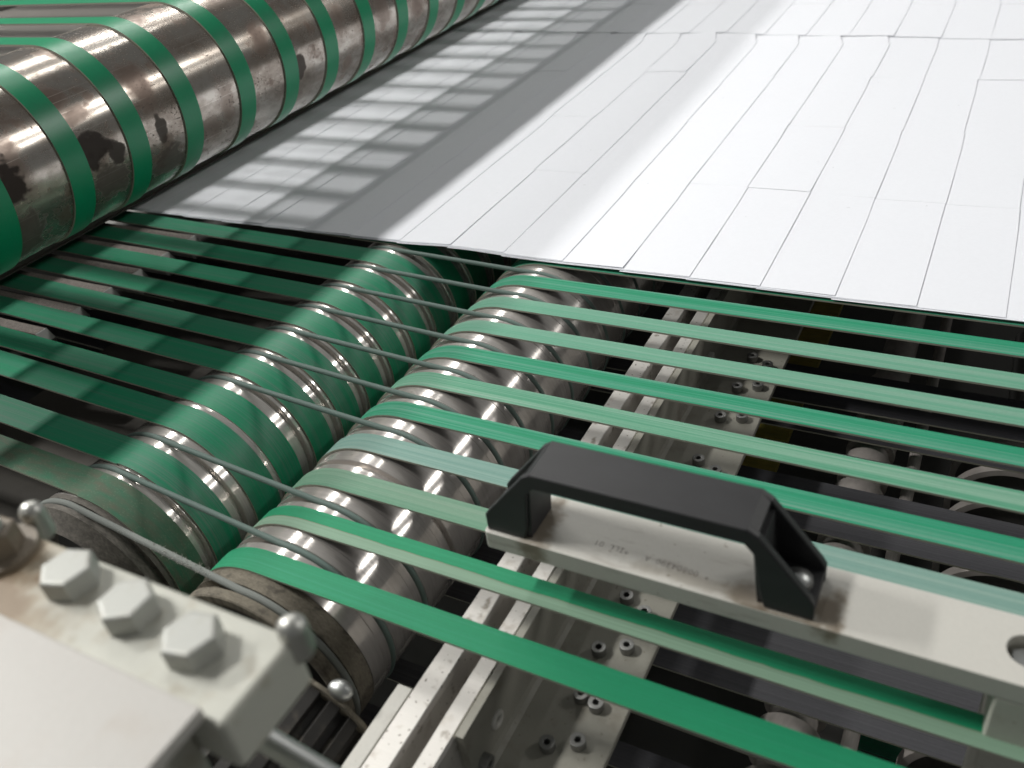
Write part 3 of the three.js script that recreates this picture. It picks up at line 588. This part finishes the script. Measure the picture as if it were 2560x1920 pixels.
// ---------------------------------------------------------------- bolted bearing block by the lens, toothed pulley, pin
const hexBolt = (parent, x, y, z, af, h, mat, turn = 0) => {
  const s = new THREE.Shape(); for (let i = 0; i < 6; i++) { const a = i * Math.PI / 3, r = af / Math.sqrt(3) - 0.0018; i ? s.lineTo(r * Math.cos(a), r * Math.sin(a)) : s.moveTo(r, 0); } s.closePath();
  const g = new THREE.ExtrudeGeometry(s, { depth: h - 0.0014, bevelEnabled: true, bevelSize: 0.0018, bevelThickness: 0.0014, bevelSegments: 3 }); g.rotateX(-Math.PI / 2);
  const m = part(parent, 'bolt', g, mat); m.position.set(x, y, z); m.rotation.y = turn; return m;
};
{
  const t = thing('bearing_block', 'pale grey enamelled bearing block with a row of hex bolts', 'block', [0, 0, 0]);
  M.block = std({ map: tex(1024, 512, (u, v) => { // uv in metres / 0.42 x 0.21 : u = x + 0.62, v = z + 0.2
    const x = u * 0.42 - 0.62, z = v * 0.21 - 0.2, w = fbm(x * 60, z * 60, 4, 3.1), g = nz(x * 900, z * 900);
    let c = [190, 190, 180].map((k) => k * (1 + 0.02 * g));
    const brown = sstep(0.055, 0.01, Math.hypot(x + 0.378, (z + 0.125) * 1.1) + 0.03 * w) + 0.8 * sstep(0.03, 0.0, Math.abs(z + 0.107) + 0.02 * w) * sstep(-0.285, -0.34, x + 0.05 * w);
    c = mix3(c, [128, 108, 82], clamp(0.8 * brown)); c = mix3(c, [150, 138, 118], 0.5 * sstep(0.12, 0.5, w)); return c;
  }), roughness: 0.5 });
  const blockUV = (g) => { boxUV(g); const a = g.attributes.uv; for (let i = 0; i < a.count; i++) a.setXY(i, (a.getX(i) + 0.62) / 0.42, (a.getY(i) + 0.2) / 0.21); return g; };
  part(t, 'body', blockUV(span(-0.62, -0.212, 0.171, 0.2, -0.1465, -0.1025, 0.003)), M.block);
  part(t, 'pillar', boxUV(span(-0.62, -0.33, -0.3, 0.1712, -0.144, -0.1025, 0.003)), M.enamel);
  part(t, 'lower_body', boxUV(span(-0.62, -0.232, 0.02, 0.187, -0.1025, 0.06, 0.003)), M.enamel);
  part(t, 'cover_plate', boxUV(span(-0.62, -0.2205, 0.1995, 0.2055, -0.104, 0.06, 0.001)), M.enamel_light);
  M.bolt = enamel([172, 173, 168], [138, 126, 104], 0.45, 27.2); M.bolt.metalness = 0.25;
  hexBolt(t, -0.327, 0.2, -0.1315, 0.0208, 0.011, M.bolt, 0.3); hexBolt(t, -0.286, 0.2, -0.1285, 0.0208, 0.011, M.bolt, 0.52); hexBolt(t, -0.246, 0.2, -0.1255, 0.0208, 0.011, M.bolt, 0.2);
  // stud with nut and washer
  const stain = enamel([122, 112, 98], [80, 68, 54], 0.7, 41);
  const wa = new THREE.CylinderGeometry(0.0165, 0.0168, 0.003, 32); part(t, 'washer', wa, stain).position.set(-0.378, 0.2015, -0.1315);
  hexBolt(t, -0.378, 0.203, -0.1315, 0.019, 0.012, stain, 0.1);
  const st = new THREE.CylinderGeometry(0.0062, 0.0066, 0.014, 20); part(t, 'stud', st, M.zinc).position.set(-0.378, 0.2195, -0.1315);
  const cap = new THREE.CapsuleGeometry(0.0058, 0.012, 6, 16);
  const c1 = part(t, 'cap_screw', cap, M.steel_plain); c1.position.set(-0.381, 0.200, -0.153);
  const c2 = part(t, 'cap_screw', new THREE.CapsuleGeometry(0.0064, 0.011, 6, 18), M.steel_plain); c2.position.set(-0.2145, 0.1965, -0.1475);
}
{
  const t = thing('toothed_pulley', 'black toothed pulley with a frayed flange beside the bearing block', 'pulley', [-0.375, -0.085, -0.235]);
  const N = 26, sh = new THREE.Shape();
  for (let i = 0; i < N; i++) { const a = i / N * Math.PI * 2, d = Math.PI * 2 / N; for (const [f, r] of [[0, 0.0655], [0.3, 0.0655], [0.42, 0.0722], [0.88, 0.0722]]) { const x = r * Math.cos(a + f * d), y = r * Math.sin(a + f * d); i || f ? sh.lineTo(x, y) : sh.moveTo(x, y); } }
  sh.closePath();
  part(t, 'toothed_drum', new THREE.ExtrudeGeometry(sh, { depth: 0.11, bevelEnabled: false }), M.rubber);
  const fl = new THREE.Shape(); for (let i = 0; i <= 180; i++) { const a = i / 180 * Math.PI * 2, r = 0.0757 + 0.0009 * nz(i * 0.9, 2.2) + 0.0007 * nz(i * 2.3, 5.5); i ? fl.lineTo(r * Math.cos(a), r * Math.sin(a)) : fl.moveTo(r, 0); }
  const fg = new THREE.ExtrudeGeometry(fl, { depth: 0.003, bevelEnabled: false }); fg.translate(0, 0, -0.0032); part(t, 'flange', boxUV(fg), M.dust);
  const dome = new THREE.SphereGeometry(0.0095, 24, 12); dome.scale(1, 0.8, 0.75); part(t, 'dome_bolt', dome, M.zinc).position.set(0.0455, 0.0605, -0.008);
  const pin = thing('steel_pin', 'short bare steel pin in front of the toothed pulley', 'pin', [-0.197, 0.091, -0.142]);
  const pg = new THREE.CapsuleGeometry(0.0062, 0.13, 5, 18); pg.rotateZ(Math.PI / 2); pg.translate(0.0, 0, 0); part(pin, 'rod', pg, M.zinc);
  pin.rotation.z = -0.25;
}

renderer.render(scene, camera);
